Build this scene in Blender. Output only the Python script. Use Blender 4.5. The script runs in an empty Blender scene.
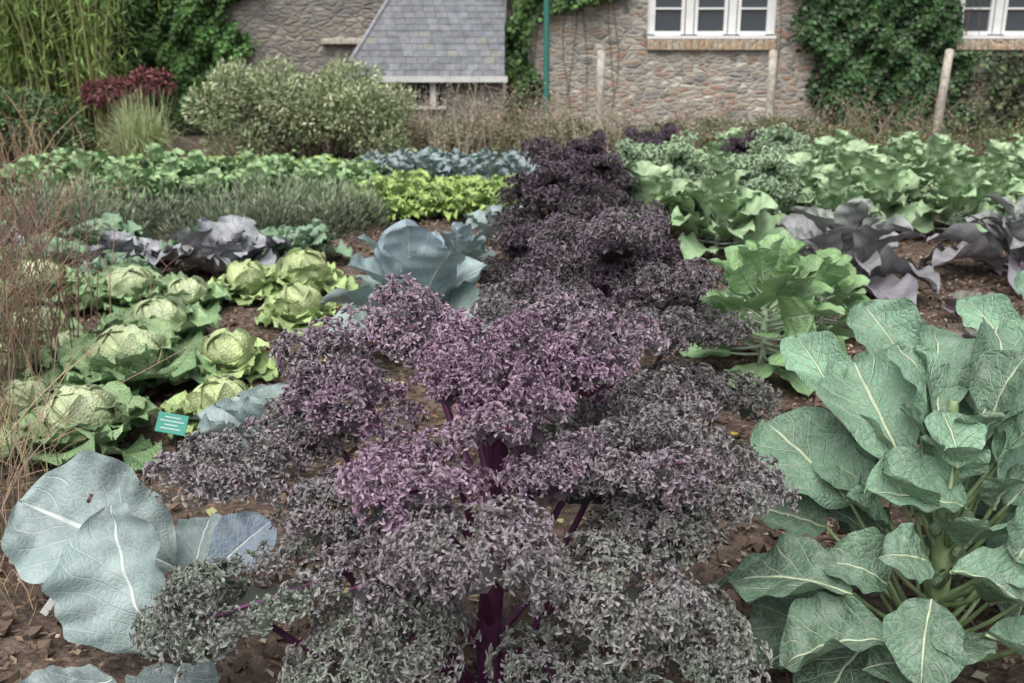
import bpy, math, numpy as np
from mathutils import Vector
rng=np.random.default_rng(7)
D=bpy.data; S=bpy.context.scene
def nz(v):
    v=np.asarray(v,float); return v/(np.linalg.norm(v,axis=-1,keepdims=True)+1e-12)
# ------------------------------------------------------------ mesh builder
class MB:
    def __init__(s): s.v=[];s.f=[];s.c=[];s.uv=[];s.m=[];s.n=0
    def add(s,v,f,c,uv=None,m=0):
        v=np.asarray(v,float).reshape(-1,3); k=len(v)
        c=np.asarray(c,float)
        if c.ndim==1: c=np.tile(c,(k,1))
        if uv is None: uv=np.zeros((k,2))
        f=np.asarray(f,int).reshape(-1,4)
        s.v.append(v);s.f.append(f+s.n);s.c.append(c);s.uv.append(uv);s.m.append(np.full(len(f),m));s.n+=k
    def build(s,name,mats,smooth=True,parent=None,loc=None,bevel=0):
        v=np.concatenate(s.v);f=np.concatenate(s.f);c=np.concatenate(s.c);uv=np.concatenate(s.uv);m=np.concatenate(s.m)
        me=D.meshes.new(name); me.vertices.add(len(v)); me.vertices.foreach_set('co',v.ravel())
        me.loops.add(len(f)*4); me.loops.foreach_set('vertex_index',f.ravel().astype(np.int32))
        me.polygons.add(len(f)); me.polygons.foreach_set('loop_start',(np.arange(len(f))*4).astype(np.int32))
        me.polygons.foreach_set('material_index',m.astype(np.int32))
        me.polygons.foreach_set('use_smooth',np.full(len(f),smooth))
        me.update(calc_edges=True)
        a=me.color_attributes.new('Col','FLOAT_COLOR','POINT')
        a.data.foreach_set('color',np.concatenate([np.clip(c,0,1),np.ones((len(c),1))],1).ravel())
        u=me.uv_layers.new(name='UVMap'); u.data.foreach_set('uv',uv[f.ravel()].ravel())
        for x in mats: me.materials.append(x)
        o=D.objects.new(name,me); S.collection.objects.link(o)
        if parent: o.parent=parent
        if loc is not None: o.location=loc
        if bevel:
            b=o.modifiers.new('b','BEVEL'); b.width=bevel; b.segments=2
        return o
def copy(o,loc,rot=0,sc=1):
    n=D.objects.new(o.name.split('.')[0],o.data); S.collection.objects.link(n)
    n.location=loc; n.rotation_euler=(0,0,rot); n.scale=(sc,sc,sc) if not isinstance(sc,tuple) else sc
    return n
def empty(name):
    e=D.objects.new(name,None); S.collection.objects.link(e); return e
def gridf(nu,nv):
    i=np.arange(nu-1)[:,None]*nv+np.arange(nv-1)[None,:]
    return np.stack([i,i+1,i+nv+1,i+nv],-1).reshape(-1,4)
def tube(mb,pts,rad,col,k=5,m=1):
    pts=np.asarray(pts,float); n=len(pts); rad=np.broadcast_to(rad,(n,))
    t=nz(np.gradient(pts,axis=0)); ref=np.array([.31,.17,.93])
    if abs(t[0]@ref)>.9: ref=np.array([.9,.3,.1])
    a=nz(np.cross(t,ref)); b=np.cross(t,a)
    an=np.arange(k)*2*np.pi/k
    v=pts[:,None]+rad[:,None,None]*(a[:,None]*np.cos(an)[None,:,None]+b[:,None]*np.sin(an)[None,:,None])
    i=np.arange(n-1)[:,None]*k; j=np.arange(k)[None]; j2=(j+1)%k
    f=np.stack([i+j,i+j2,i+k+j2,i+k+j],-1).reshape(-1,4)
    mb.add(v.reshape(-1,3),f,col,m=m)
def box(mb,c,s,col=(.5,.5,.5),m=0,R=None):
    x=np.array([[-1,-1,-1],[1,-1,-1],[1,1,-1],[-1,1,-1],[-1,-1,1],[1,-1,1],[1,1,1],[-1,1,1]],float)*np.array(s)/2
    if R is not None: x=x@np.array(R).T
    mb.add(x+np.array(c),[[0,3,2,1],[4,5,6,7],[0,1,5,4],[1,2,6,5],[2,3,7,6],[3,0,4,7]],col,m=m)
def cards(mb,P,T,N,L,W,col,m=0):
    """small folded leaf cards: P base, T direction, N normal"""
    n=len(P); T=nz(T); B=nz(np.cross(T,N)); N=np.cross(B,T)
    L=np.broadcast_to(L,(n,))[:,None]; W=np.broadcast_to(W,(n,))[:,None]
    v=np.stack([P,P+T*L*.45+B*W*.5+N*W*.15,P+T*L,P+T*L*.45-B*W*.5+N*W*.15],1).reshape(-1,3)
    f=np.arange(n*4).reshape(-1,4)
    mb.add(v,f,np.repeat(col,4,0),m=m)
def rv(n): return nz(rng.normal(size=(n,3)))
def vcol(base,n,var=.25,hue=.1):
    b=np.array(base)[None]*(1+var*rng.uniform(-1,1,(n,1)))*(1+hue*rng.uniform(-1,1,(n,3)))
    return b
# ------------------------------------------------------------ leaf
def leaf(mb,base,tip,nrm,width,col,nu=12,nv=9,shape='round',cup=.15,arch=.08,ruf=.03,k=3,m=0,rib=True,ribc=(.35,.42,.3),ribr=.006,holes=(),twist=0,lobe=0):
    base=np.array(base,float);tip=np.array(tip,float);d=tip-base;L=np.linalg.norm(d);d/=L
    side=nz(np.cross(d,nrm));n=np.cross(side,d)
    u=np.linspace(0,1,nu)[:,None]+0*np.zeros((1,nv));v=np.linspace(-1,1,nv)[None,:]+0*u
    if shape=='round': w=np.sin(np.pi*np.clip(u,0.002,.998)**1.1)**.5
    elif shape=='ob': w=np.sin(np.pi*np.clip(u,0.002,.998)**1.5)**.6+.06*(1-u)
    else: w=np.sin(np.pi*np.clip(u,.004,.996)**.9)**.9
    p1,p2,p3,p4,p5=rng.uniform(0,6.28,5)
    edge=1+.05*np.sin(u*11+p1+v)+.04*np.sin(u*23+p2+v*2)
    if lobe: edge=edge*(1-lobe*(.5+.5*np.sin(u*30+p3+(v>0)*2)))
    W=width/2*w*edge
    h=arch*L*4*u*(1-u)-arch*.6*L*u**2
    e=np.maximum(np.abs(v),u**5)
    h=h+cup*width*(np.abs(v)**2)*w
    h=h+ruf*L*e**2*(np.sin(k*6.28*u+p3+1.5*np.sign(v))+.6*np.sin((k*2.3)*6.28*u+p4+v*2))
    h=h+ .014*L*np.sin(9*u*3.1+p1)*np.sin(4*v+p2)+.02*L*np.sin(4.5*u+3*v+p5)*np.abs(v)
    h=h-.02*width*np.exp(-(v/.18)**2)
    P=base+d*(u*L)[...,None]+side*(v*W+twist*L*u*u)[...,None]+n*h[...,None]
    f=gridf(nu,nv)
    if holes:
        uc=(u[:-1,:-1]+u[1:,1:]).ravel()/2;vc=(v[:-1,:-1]+v[1:,1:]).ravel()/2
        keep=np.ones(len(f),bool)
        for a,b,r in holes: keep&=~(((uc-a)*L)**2+((vc-b)*width/2)**2<r*r)
        f=f[keep]
    c=np.array(col)[None]*(1+rng.uniform(-.15,.15))*(1+.06*np.sin(u*7+v*3+p1)).reshape(-1,1)
    mb.add(P.reshape(-1,3),f,c,np.stack([u,v*.5+.5],-1).reshape(-1,2),m)
    if rib:
        q=P[:max(3,int(nu*.9)),nv//2];rr=np.linspace(ribr,ribr*.1,len(q));q=q-n*(rr*.7)[:,None]
        tube(mb,q,rr,ribc,k=6)
    return n
def petiole(mb,a,b,r0,r1,col,sag=.05,k=6):
    a=np.array(a,float);b=np.array(b,float);t=np.linspace(0,1,7)[:,None]
    p=a+(b-a)*t; p[:,2]-=(sag*np.linalg.norm(b-a)*4*t*(1-t))[:,0]
    tube(mb,p,np.linspace(r0,r1,7),col,k=k)
# ------------------------------------------------------------ kale frills: deeply folded little cups
def frills(na,rr=(.12,.6,1.0),kmin=3):
    out=[]
    for i in range(8):
        a=np.arange(na)*2*np.pi/na; kk=kmin+(i%2); ph=rng.uniform(0,6,5)
        V=[];T=[]
        for r in rr:
            fold=.38*np.sin(kk*a+ph[0])+.10*np.sin((kk+2)*a+ph[1])
            R=r*(.80+fold*r); tw=.60*r*np.cos(kk*a+ph[0]+.6)
            z=.85*r-.35*r*r*r+.26*r*r*np.sin(2*a+ph[2])
            V.append(np.stack([R*np.cos(a+tw),R*np.sin(a+tw),z-.35],1));T.append(np.full(na,r)+.2*r*(z-.5))
        i0=np.arange(len(rr)-1)[:,None]*na;j=np.arange(na)[None];j2=(j+1)%na
        F=np.stack([i0+j,i0+j2,i0+na+j2,i0+na+j],-1).reshape(-1,4)
        out.append((np.concatenate(V),F,np.concatenate(T)))
    return out
FR_HI=frills(24,(.12,.55,1.0),4);FR_MD=frills(16);FR_LO=frills(10,(.12,.6,1.),2)
def put_frills(mb,P,N,R,cin,cout,FR,m=2):
    n=len(P);N=nz(N+.18*rng.normal(size=(n,3)));t1=nz(np.cross(N,rv(n)));t2=np.cross(N,t1)
    R=np.broadcast_to(R,(n,));var=rng.integers(0,len(FR),n)
    tone=rng.uniform(.92,1.08,(n,1,1))
    for i,(V,F,T) in enumerate(FR):
        s=np.where(var==i)[0]
        if not len(s): continue
        v=P[s][:,None]+R[s][:,None,None]*(V[None,:,0:1]*t1[s][:,None]+V[None,:,1:2]*t2[s][:,None]+V[None,:,2:3]*N[s][:,None])
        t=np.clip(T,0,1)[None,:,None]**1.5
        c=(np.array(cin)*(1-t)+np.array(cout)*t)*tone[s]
        f=F[None]+(np.arange(len(s))*len(V))[:,None,None]
        mb.add(v.reshape(-1,3),f.reshape(-1,4),c.reshape(-1,3),m=m)
PUR=(.13,.04,.10)
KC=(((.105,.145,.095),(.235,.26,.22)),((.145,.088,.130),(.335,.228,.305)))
def kale_leaf(mb,axis,c,a,b,tone,dens=1.,FR=FR_HI,R=.0155,pitch=None,KC=KC,stem=PUR,dome=.085):
    """tone 0 = grey green outer, 1 = young purple"""
    axis=np.array(axis,float);c=np.array(c,float)
    o=c-axis;o[2]=0;dist=np.linalg.norm(o);o=nz(o) if dist>.03 else nz(np.array([rng.normal(),rng.normal(),0]))
    if pitch is None: pitch=np.interp(c[2],[.25,.95],[-25,28])
    p=math.radians(pitch);e1=o*math.cos(p)+np.array([0,0,math.sin(p)]);e2=nz(np.cross(e1,[0,0,1.]));n=nz(np.cross(e2,e1))
    if n[2]<0:n=-n
    lf_=rng.uniform(.88,1.13)
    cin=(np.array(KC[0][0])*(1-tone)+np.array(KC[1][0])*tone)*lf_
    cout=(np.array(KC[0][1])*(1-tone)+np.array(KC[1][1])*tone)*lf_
    s0=axis.copy();s0[2]=max(.03,c[2]-.12-dist*.75)
    b0=c-e1*a*.9-n*.03
    petiole(mb,s0,b0,.012,.008,stem,sag=.12)
    t=np.linspace(0,1,6)[:,None];q=b0+(c+e1*a*.7-n*.02-b0)*t;tube(mb,q,np.linspace(.008,.003,6),stem)
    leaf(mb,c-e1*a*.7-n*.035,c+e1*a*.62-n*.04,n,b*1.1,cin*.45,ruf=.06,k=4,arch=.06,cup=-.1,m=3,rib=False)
    nl=int(12+5*a/.2); L=[]
    for i in range(nl):
        u=-.85+1.75*(i//2)/(nl/2); sd=(-1)**i
        lat=sd*math.sqrt(max(0,1-u*u*.9))*rng.uniform(.65,.98)
        L.append((u+rng.uniform(-.08,.08),lat))
    for i in range(int(nl*.5)): L.append((rng.uniform(-.7,.95),rng.uniform(-.45,.45)))
    for (u,w) in L:
        rl=rng.uniform(.034,.058)*min(1.15,(b/.13)**.5)
        lc=c+e1*a*u+e2*b*w+n*(dome*(1-u*u*.9-w*w*.9)-.026*rng.uniform(0,1.5))
        k=int(dens*38*(rl/.055)**2*(.0155/R)**2)
        q=rv(k);q=q[(q@n)>-.6]
        out=nz(e1*u+e2*w+n*.8)
        off=(q*rl*rng.uniform(.88,1.04,(len(q),1)));off-=n*(off@n)[:,None]*.25
        tn=rng.uniform(.88,1.14);sh=rng.uniform(-.02,.02)
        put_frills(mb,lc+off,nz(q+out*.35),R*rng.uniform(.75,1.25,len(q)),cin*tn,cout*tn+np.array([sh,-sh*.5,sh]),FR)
# ------------------------------------------------------------ materials
def mat(name): 
    m=D.materials.new(name);m.use_nodes=True;nt=m.node_tree
    return m,nt,nt.nodes['Principled BSDF']
def N(nt,t,**kw):
    n=nt.nodes.new(t)
    for k,v in kw.items(): setattr(n,k,v)
    return n
def mth(nt,op,a,b=None,c=None):
    n=nt.nodes.new('ShaderNodeMath');n.operation=op
    for i,x in enumerate((a,b,c)):
        if x is None: continue
        if isinstance(x,(int,float)): n.inputs[i].default_value=x
        else: nt.links.new(x,n.inputs[i])
    return n.outputs[0]
def mrange(nt,x,a,b,c,d):
    n=nt.nodes.new('ShaderNodeMapRange');n.interpolation_type='SMOOTHSTEP'
    nt.links.new(x,n.inputs[0])
    for i,q in enumerate((a,b,c,d)): n.inputs[1+i].default_value=q
    return n.outputs[0]
def mix(nt,fac,a,b,bt='MIX'):
    n=nt.nodes.new('ShaderNodeMix');n.data_type='RGBA';n.blend_type=bt
    for s,x in ((0,fac),(6,a),(7,b)):
        if isinstance(x,(int,float)): n.inputs[s].default_value=x
        elif isinstance(x,tuple): n.inputs[s].default_value=(*x,1)
        else: nt.links.new(x,n.inputs[s])
    return n.outputs[2]
def noise(nt,scale,detail=4,vec=None,rough=.5):
    n=nt.nodes.new('ShaderNodeTexNoise');n.inputs['Scale'].default_value=scale;n.inputs['Detail'].default_value=detail;n.inputs['Roughness'].default_value=rough
    if vec is not None: nt.links.new(vec,n.inputs['Vector'])
    return n
def bump(nt,bs,h,st,dist):
    b=nt.nodes.new('ShaderNodeBump');b.inputs['Strength'].default_value=st;b.inputs['Distance'].default_value=dist
    nt.links.new(h,b.inputs['Height']);nt.links.new(b.outputs[0],bs.inputs['Normal'])
def translu(nt,bs,col,f):
    t=nt.nodes.new('ShaderNodeBsdfTranslucent');nt.links.new(col,t.inputs[0])
    m=nt.nodes.new('ShaderNodeMixShader');m.inputs[0].default_value=f
    nt.links.new(bs.outputs[0],m.inputs[1]);nt.links.new(t.outputs[0],m.inputs[2])
    nt.links.new(m.outputs[0],nt.nodes['Material Output'].inputs[0])
def brassica_mat(name,vein,vs=.7,blister=.4,rough=.48,nveins=6,fine=.16,back=(.24,.34,.22),simple=False,bloom=.28,bs_=.8,bloomc=(.36,.42,.38)):
    m,nt,bs=mat(name)
    at=N(nt,'ShaderNodeAttribute',attribute_name='Col').outputs['Color']
    uv=N(nt,'ShaderNodeUVMap').outputs[0];sp=N(nt,'ShaderNodeSeparateXYZ');nt.links.new(uv,sp.inputs[0])
    tc=N(nt,'ShaderNodeTexCoord').outputs['Object']
    n2=noise(nt,8,2 if simple else 4,tc);wob=n2.outputs['Fac']
    u,v=sp.outputs[0],sp.outputs[1]
    vv=mth(nt,'SUBTRACT',v,.5);a=mth(nt,'MULTIPLY',mth(nt,'ABSOLUTE',vv),2)
    mid=mrange(nt,a,.012,.065,1,0)
    sgn=mth(nt,'GREATER_THAN',vv,0)
    s=mth(nt,'SUBTRACT',u,mth(nt,'MULTIPLY',mth(nt,'POWER',a,.85),.38))
    s=mth(nt,'ADD',s,mth(nt,'MULTIPLY',wob,.12))
    s=mth(nt,'ADD',mth(nt,'MULTIPLY',s,nveins),mth(nt,'MULTIPLY',sgn,.45))
    s=mth(nt,'ABSOLUTE',mth(nt,'SUBTRACT',mth(nt,'FRACT',s),.5))
    side=mth(nt,'MULTIPLY',mrange(nt,s,.0,.08,1,0),mrange(nt,a,.3,1.0,1,.22))
    msk=mth(nt,'MAXIMUM',mid,mth(nt,'MULTIPLY',side,.95))
    tint=mrange(nt,wob,.3,.7,.74,1.22)
    cc=N(nt,'ShaderNodeVectorMath',operation='SCALE');nt.links.new(at,cc.inputs[0]);nt.links.new(tint,cc.inputs['Scale'])
    c=cc.outputs[0]
    if not simple:
        vo=N(nt,'ShaderNodeTexVoronoi',feature='DISTANCE_TO_EDGE');vo.inputs['Scale'].default_value=60
        nt.links.new(tc,vo.inputs['Vector'])
        msk=mth(nt,'MAXIMUM',msk,mth(nt,'MULTIPLY',mrange(nt,vo.outputs['Distance'],0,.12,1,0),fine))
        c=mix(nt,mrange(nt,noise(nt,26,4,tc).outputs['Fac'],.46,.68,0,bloom),c,bloomc)
    c=mix(nt,mth(nt,'MULTIPLY',msk,vs),c,vein)
    g=N(nt,'ShaderNodeNewGeometry').outputs['Backfacing']
    c=mix(nt,mth(nt,'MULTIPLY',g,.35),c,back)
    nt.links.new(c,bs.inputs['Base Color']);bs.inputs['Roughness'].default_value=rough;bs.inputs['Specular IOR Level'].default_value=.4
    h=mth(nt,'MULTIPLY',msk,-1.1)
    if not simple:
        h=mth(nt,'ADD',h,mth(nt,'MULTIPLY',mrange(nt,vo.outputs['Distance'],0,.35,0,1),blister))
    h=mth(nt,'ADD',h,mth(nt,'MULTIPLY',wob,2.0))
    bump(nt,bs,h,bs_,.006)
    if not simple: translu(nt,bs,c,.12)
    return m
def attr_mat(name,rough=.6,tl=0.,nscale=0,spec=.3,var=(.7,1.25)):
    m,nt,bs=mat(name);c=N(nt,'ShaderNodeAttribute',attribute_name='Col').outputs['Color']
    if nscale:
        tc=N(nt,'ShaderNodeTexCoord').outputs['Object']
        t=mrange(nt,noise(nt,nscale,3,tc).outputs['Fac'],.3,.7,*var)
        cc=N(nt,'ShaderNodeVectorMath',operation='SCALE');nt.links.new(c,cc.inputs[0]);nt.links.new(t,cc.inputs['Scale']);c=cc.outputs[0]
        bump(nt,bs,t,.4,.01)
    nt.links.new(c,bs.inputs['Base Color']);bs.inputs['Roughness'].default_value=rough;bs.inputs['Specular IOR Level'].default_value=spec
    if tl: translu(nt,bs,c,tl)
    return m
M_GREEN=brassica_mat('glaucous_leaf',(.54,.62,.44),.9,.3,rough=.52,bloom=.26)
M_FARG=brassica_mat('distant_green_leaf',(.45,.53,.36),.5,rough=.55,simple=True)
M_BLUE=brassica_mat('blue_leaf',(.60,.65,.64),.85,.10,nveins=8,fine=.14,back=(.27,.35,.35),bs_=.65,bloom=.5,bloomc=(.40,.46,.46))
M_SAVOY=brassica_mat('cabbage_leaf',(.62,.70,.44),.45,.6,fine=.05,bloom=.12)
M_RED=brassica_mat('red_cabbage_leaf',(.40,.30,.37),.5,.4,back=(.28,.27,.29),simple=True)
M_STEM=attr_mat('stem',.45,0,18)
M_FRILL=attr_mat('kale_frill',.48,0,0,.4)
M_LEAFC=attr_mat('small_leaf',.5,0,0,.35)
M_DARKLEAF=attr_mat('kale_blade',.6)
M_TWIG=attr_mat('twig',.8)
M_WOOD=attr_mat('weathered_wood',.85,0,12)
M_PAINT=attr_mat('paint',.45,0,4,.4,(.93,1.05))
M_SLATE=attr_mat('slate',.55,0,7,.4,(.8,1.2))
KM=[M_GREEN,M_STEM,M_FRILL,M_DARKLEAF]
# ------------------------------------------------------------ ground
mb=MB();s=np.linspace(-1,1,260);gx=np.sign(s)*np.abs(s)**3*150;gy=gx+5
X,Y=np.meshgrid(gx,gy,indexing='ij')
Z=.018*np.sin(X*3.1+1)*np.sin(Y*2.3)+.012*np.sin(X*9.1+Y*4)*np.sin(Y*7.7)+rng.normal(size=X.shape)*.007
Z*=(np.abs(X)<15)
mb.add(np.stack([X,Y,Z],-1).reshape(-1,3),gridf(260,260)[:,::-1],(.1,.07,.05))
m,nt,bs=mat('soil_mulch');tc=N(nt,'ShaderNodeTexCoord').outputs['Object']
vo=N(nt,'ShaderNodeTexVoronoi');vo.inputs['Scale'].default_value=34;nt.links.new(tc,vo.inputs['Vector'])
sv=N(nt,'ShaderNodeSeparateXYZ');nt.links.new(vo.outputs['Color'],sv.inputs[0])
rp=N(nt,'ShaderNodeValToRGB');nt.links.new(sv.outputs[0],rp.inputs[0]);e=rp.color_ramp.elements
e[0].color=(.04,.028,.021,1);e[1].color=(.23,.17,.125,1);x=e.new(.5);x.color=(.11,.075,.055,1)
nt.links.new(mix(nt,.45,rp.outputs[0],mix(nt,noise(nt,7,5,tc).outputs['Fac'],(.055,.038,.028),(.20,.14,.105))),bs.inputs['Base Color'])
bs.inputs['Roughness'].default_value=.95;bump(nt,bs,noise(nt,45,5,tc).outputs['Fac'],1,.03)
mb.build('ground',[m])
mb=MB();n=60000
P=np.stack([rng.uniform(-4,5,n),1.2+rng.uniform(0,1,n)**1.3*9,rng.uniform(.002,.03,n)],1)
T=rv(n);T[:,2]*=.35;Nn=rv(n)*.5+np.array([0,0,1.])
pal=np.array([[.30,.225,.16],[.15,.104,.076],[.075,.052,.04],[.44,.35,.26],[.20,.135,.097]])
cards(mb,P,T,Nn,rng.uniform(.015,.05,n),rng.uniform(.008,.022,n),pal[rng.choice(5,n,p=[.2,.3,.26,.10,.14])]*rng.uniform(.7,1.2,(n,1)))
bx=np.array([[-1,-1,-1],[1,-1,-1],[1,1,-1],[-1,1,-1],[-1,-1,1],[1,-1,1],[1,1,1],[-1,1,1]],float)*.55
bf=np.array([[0,3,2,1],[4,5,6,7],[0,1,5,4],[1,2,6,5],[2,3,7,6],[3,0,4,7]])
for i in range(6500):
    r=rng.uniform(.008,.036);v=(bx+rng.normal(size=(8,3))*.28)*r*np.array([1,1,.7])
    mb.add(v+np.array([rng.uniform(-3,4),1.4+rng.random()**1.2*7.5,.015]),bf,np.array([.13,.092,.068])*rng.uniform(.6,1.5))
mb.build('bark_mulch',[attr_mat('bark_chip',.9)],False)
mb=MB();n=420
P=np.stack([rng.uniform(-2.4,3.4,n),rng.uniform(1.7,8,n),rng.uniform(.02,.04,n)],1);T=rv(n);T[:,2]*=.2
pal=np.array([[.6,.46,.07],[.5,.38,.15],[.36,.2,.09],[.42,.42,.2],[.5,.45,.36]])
cards(mb,P,T,rv(n)*.4+np.array([0,0,1.]),rng.uniform(.03,.09,n),rng.uniform(.02,.05,n),pal[rng.choice(5,n)]*rng.uniform(.6,1.1,(n,1)))
for x,y,c in [(-.92,5.5,(.65,.5,.08)),(-.84,5.42,(.7,.52,.06)),(-.70,5.9,(.5,.42,.12)),(-.98,4.9,(.55,.4,.1)),(1.0,1.95,(.6,.4,.08)),(-1.0,5.15,(.6,.45,.08)),(-1.15,6.0,(.45,.36,.12))]:
    leaf(mb,(x,y,.03),(x+.1,y+.03,.05),(0,-.3,1),.09,c,rib=False,nu=8,nv=7,ruf=.08)
mb.build('fallen_leaves',[M_LEAFC])
# ------------------------------------------------------------ foreground kale
mb=MB();ax=(-.05,2.17,0)
tube(mb,[(-.05,2.17,-.02),(-.06,2.16,.2),(-.04,2.15,.42),(-.03,2.17,.62),(-.02,2.16,.78)],[.034,.031,.028,.022,.012],PUR,k=9)
KL=[(-.26,2.42,.92,.15,.12,.8),(-.46,2.39,.82,.15,.11,.6),(-.37,2.22,.77,.17,.11,.85),(.19,2.27,.89,.16,.12,.85),(.10,2.47,.88,.13,.12,.7),
(0,2.08,.80,.14,.12,.9),(-.21,2.0,.69,.16,.13,.9),(.30,2.08,.71,.19,.14,.5),(.50,2.2,.58,.15,.13,.4),(.37,2.45,.68,.15,.12,.5),
(-.68,2.2,.62,.16,.12,.45),(-.53,2.36,.66,.14,.11,.5),(-.085,1.80,.62,.16,.16,.5),(-.58,1.98,.42,.24,.15,.2),(.23,1.90,.46,.20,.16,.3),
(.34,2.10,.52,.17,.13,.3),(.42,1.96,.31,.17,.13,.2),(-.34,1.90,.31,.16,.12,.2),(.10,1.84,.29,.14,.12,.2),(-.74,2.05,.29,.15,.12,.1),
(-.29,1.96,.50,.13,.11,.45),(.10,2.02,.70,.10,.10,.8),(-.12,2.18,.85,.10,.09,1),(.03,2.28,.90,.10,.09,1),(-.13,2.35,.87,.11,.1,.9),(-.42,2.12,.55,.14,.12,.4),
(-.12,1.72,.2,.15,.12,.1),(-.22,1.84,.40,.12,.10,.3),(.28,1.75,.22,.14,.12,.1),(-.45,1.80,.2,.14,.12,.1),(.15,2.2,.60,.12,.11,.5)]
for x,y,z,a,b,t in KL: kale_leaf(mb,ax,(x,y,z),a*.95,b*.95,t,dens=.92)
mb.build('curly_kale',KM)
def kale(name,n,rad,h,FR,R,dens,dark=1,tone=.6,size=.17,sat=1.,KC=KC,stem=PUR):
    mb=MB();tube(mb,[(0,0,-.02),(.01,0,h*.4),(0,.01,h*.8)],[.03,.026,.014],stem,k=7)
    for i in range(n):
        f=(i+.5)/n;az=i*2.4+rng.uniform(-.3,.3)
        r=rad*(.12+.75*f**.8)*rng.uniform(.85,1.15);z=h*(1-.62*f**1.5)*rng.uniform(.88,1.08)
        kale_leaf(mb,(0,0,0),(r*math.cos(az),r*math.sin(az),z-.06),size*rng.uniform(.8,1.2),size*.78*rng.uniform(.8,1.2),np.clip(tone+.4*(1-f)-.25,0,1),dens,FR,R,pitch=35-60*f+rng.uniform(-8,8),KC=KC,stem=stem)
    for i in range(len(mb.c)):
        g=mb.c[i].mean(1,keepdims=True); mb.c[i]=(g+(mb.c[i]-g)*sat)*dark
    return mb.build(name,KM)
k2=kale('curly_kale',22,.58,.95,FR_MD,.0165,.95,.68,.55,.165);k2.location=(.33,3.62,0)
k3=kale('curly_kale',17,.5,.9,FR_LO,.022,.95,.40,.7,sat=1.05);k3.location=(.30,6.7,0)
copy(k3,(.62,5.1,0),1.3,.75);copy(k3,(.08,5.6,0),2.9,.66);copy(k3,(.72,7.9,0),2.2,.8);copy(k3,(1.25,9.6,0),.6,.85);copy(k3,(.75,9.9,0),4,.8);copy(k3,(2.45,10.6,0),4,.75);copy(k3,(1.6,10.9,0),4,.8)
# ------------------------------------------------------------ foreground sprout plant
mb=MB();ST=(.30,.40,.20)
sx,sy=1.10,2.28
tube(mb,[(sx,sy,-.02),(sx,sy,.3),(sx-.02,sy,.6),(sx-.01,sy+.03,.76)],[.03,.028,.022,.012],ST,k=9)
BL=[((.956,2.24,.62),(.885,2.55,.80),(-.25,-.75,.6),.25,1),((.854,2.475,.7),(.80,2.66,.84),(-.3,-.7,.6),.15,1),((1.07,2.5,.75),(.99,2.69,.92),(-.2,-.8,.5),.18,1.05),
((1.05,2.30,.72),(1.10,2.55,.90),(.1,-.8,.5),.16,1),((1.14,2.28,.70),(1.29,2.52,.90),(.1,-.75,.6),.20,1.05),((1.25,2.3,.68),(1.47,2.5,.84),(.1,-.7,.6),.24,1),
((1.08,2.16,.55),(.85,2.17,.57),(-.1,-.35,.9),.20,1.1),((.872,2.34,.47),(.70,2.56,.62),(-.3,-.5,.75),.25,.85),((.83,2.38,.38),(.62,2.42,.42),(-.2,-.4,.85),.24,.62),
((.79,2.05,.38),(.53,2.27,.31),(-.1,-.2,.95),.22,.7),((.85,1.95,.32),(.62,2.02,.22),(-.1,-.1,.95),.21,.7),((.94,1.97,.41),(.86,1.85,.28),(-.1,-.3,.95),.17,.85),
((.98,1.98,.48),(1.14,1.92,.42),(.1,-.2,.95),.16,1),((1.045,2.15,.65),(1.05,2.24,.76),(-.1,-.8,.6),.13,1.35),((1.05,1.92,.36),(1.22,1.84,.26),(.1,-.1,.95),.2,.95),
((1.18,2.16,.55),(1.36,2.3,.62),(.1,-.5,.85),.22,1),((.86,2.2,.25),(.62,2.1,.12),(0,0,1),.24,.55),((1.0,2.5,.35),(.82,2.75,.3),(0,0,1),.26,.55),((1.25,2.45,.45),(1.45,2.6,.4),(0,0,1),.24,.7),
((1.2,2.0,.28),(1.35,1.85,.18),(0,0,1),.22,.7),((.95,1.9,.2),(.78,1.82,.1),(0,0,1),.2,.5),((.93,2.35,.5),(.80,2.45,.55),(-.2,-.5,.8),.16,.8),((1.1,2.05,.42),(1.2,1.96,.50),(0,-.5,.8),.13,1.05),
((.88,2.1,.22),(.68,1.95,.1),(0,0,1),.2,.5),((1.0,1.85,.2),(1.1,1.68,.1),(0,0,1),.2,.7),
((.90,2.12,.36),(.76,2.16,.42),(-.1,-.5,.8),.17,.75),((.96,2.05,.46),(.84,2.02,.50),(-.1,-.6,.8),.14,.95),((1.0,1.98,.30),(.97,1.84,.34),(0,-.6,.8),.15,.8),((1.12,1.98,.5),(1.2,2.02,.62),(0,-.8,.6),.14,1.05),((.92,2.0,.22),(.80,1.95,.26),(0,-.5,.8),.16,.6)]
for i in range(34):
    az=i*2.4;f=i/34;z=.78-.55*f;r=.07+.17*f;o=np.array([math.cos(az),math.sin(az),0]);e=math.radians(70-65*f)
    b=np.array([sx,sy,z-.08])+o*r;dr=o*math.cos(e)+np.array([0,0,math.sin(e)]);L=.12+.10*rng.random()
    BL.append((tuple(b),tuple(b+dr*L),tuple(-o*math.sin(e)+np.array([0,-.3,math.cos(e)])),L*.9,(.7,.95)[i%2]))
for b,t,nn,w,tn in BL:
    c=np.array([.165,.285,.185])*tn*rng.uniform(.88,1.12)
    s0=(sx+rng.uniform(-.01,.01),sy,max(.08,b[2]-.22+rng.uniform(-.06,.06)))
    petiole(mb,s0,b,.008,.005,np.array(ST)*rng.uniform(.7,1.1),sag=rng.uniform(.02,.14))
    leaf(mb,b,t,nn,w,c,nu=30,nv=21,cup=rng.uniform(.08,.34),arch=rng.uniform(.04,.18),ruf=rng.uniform(.025,.055),k=1.6,ribc=(.42,.5,.32),ribr=.005,twist=rng.uniform(-.15,.15))
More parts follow.
